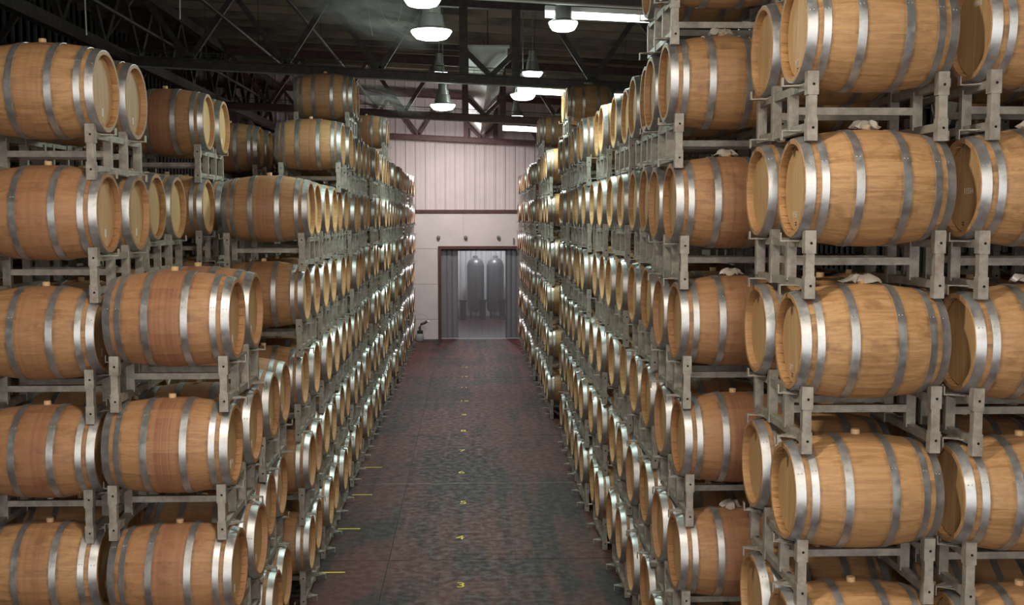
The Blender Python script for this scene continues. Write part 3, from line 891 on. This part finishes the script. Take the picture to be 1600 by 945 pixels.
for c in cand:
    s = c['s']; key = (s['row'], s['k'], c['lv'], c['pr'])
    L_ = {('R', 0, 5, 0): 'crumpled clear plastic wrap over the bung of the first right stack, second tier',
          ('R', 0, 4, 0): 'crumpled clear plastic wrap over the bung of the first right stack, third tier',
          ('R', 1, 6, 0): 'white crumpled plastic wrap on the second right stack, under its top rack',
          ('R', 1, 5, 0): 'small plastic wrap over the bung of the second right stack, third tier',
          ('R', 1, 2, 0): 'clear plastic wrap on a dark barrel low in the second right stack',
          ('R', 1, 4, 0): 'thin plastic wrap on the wine-dark barrel midway up the second right stack',
          ('Q', 0, 5, 0): 'grey plastic wrap on the right back stack, second tier',
          ('Q', 0, 4, 0): 'brownish plastic wrap on the right back stack, third tier',
          ('R', 8, 7, 0): 'white plastic wrap on the lone pale top barrel over the right row',
          ('R', 11, 7, 0): 'pale plastic wrap on the farther lone top barrel over the right row'}.get(key)
    if L_: film(c, L_)

# loose cables hanging from the roof
for i, pts in enumerate((((592, 5), (600, 28), (612, 40), (622, 34), (628, 12)), ((574, 8), (578, 35), (582, 56)), ((281, -5), (281, 30)), ((133, 10), (135, 55)))):
    Y = (15.0, 15.2, 12.5, 12.0)[i]; P3 = []
    for a, b_ in pts:
        x, z = from_px(a, b_, Y); P3.append((x, Y, z))
    P3 = [(P3[0][0], Y, roof_z(P3[0][0]))] + P3 + ([(P3[-1][0], Y, roof_z(P3[-1][0]))] if i == 0 else [])
    o = MB().tube([(p[0] - P3[0][0], 0, p[2] - P3[0][2]) for p in P3], .008, 6).build('hanging_cable', M['lamp_body'], None, 60, P3[0])
    tag(o, ['looped pale cable hanging left of the nearest bell lamp', 'thin straight cable hanging beside the looped cable', 'short cable hanging over the left row in the dark', 'leftmost thin cable hanging near the left wall'][i], 'cable', 'hanging cables')

# thin mist drifting from the humidifier beside the lamps
def mist(c, rad3, dens, label):
    m = N('mist'); m.t.nodes.remove(m.b)
    v = m.n('VolumeScatter'); v.inputs['Color'].default_value = (.95, .93, .9, 1); v.inputs['Anisotropy'].default_value = .2
    tc = m.n('TexCoord'); ln = m.n('VectorMath', operation='LENGTH'); m.l(tc.outputs['Object'], ln.inputs[0])
    n = m.noise(m.coord((1.2, 1.2, 2.2)), 1.6, 4, .6, .4)
    m.l(m.math('MULTIPLY', m.math('MULTIPLY', m.rng(ln.outputs['Value'], 1.0, .15), m.rng(n, .42, .70)), dens), v.inputs['Density'])
    m.l(v.outputs[0], m.out.inputs['Volume'])
    b = MB(); n_ = 10
    b.lathe([(max(.001, math.sin(PI * i / n_)), -math.cos(PI * i / n_)) for i in range(n_ + 1)], 16)
    o = b.build('mist', m.m, None, 80, c); o.scale = rad3; o.rotation_euler = (0, .35, 0)
    tag(o, label, 'mist', None, 'stuff')
mist((-1.35, 14.3, 6.85), (1.3, .8, .50), 4.5, 'pale wisp of mist beside the nearest bell lamps under the roof')
mist((-1.75, 23.3, 6.62), (1.0, .7, .28), 2.0, 'faint wisp of mist behind the first truss over the left row')
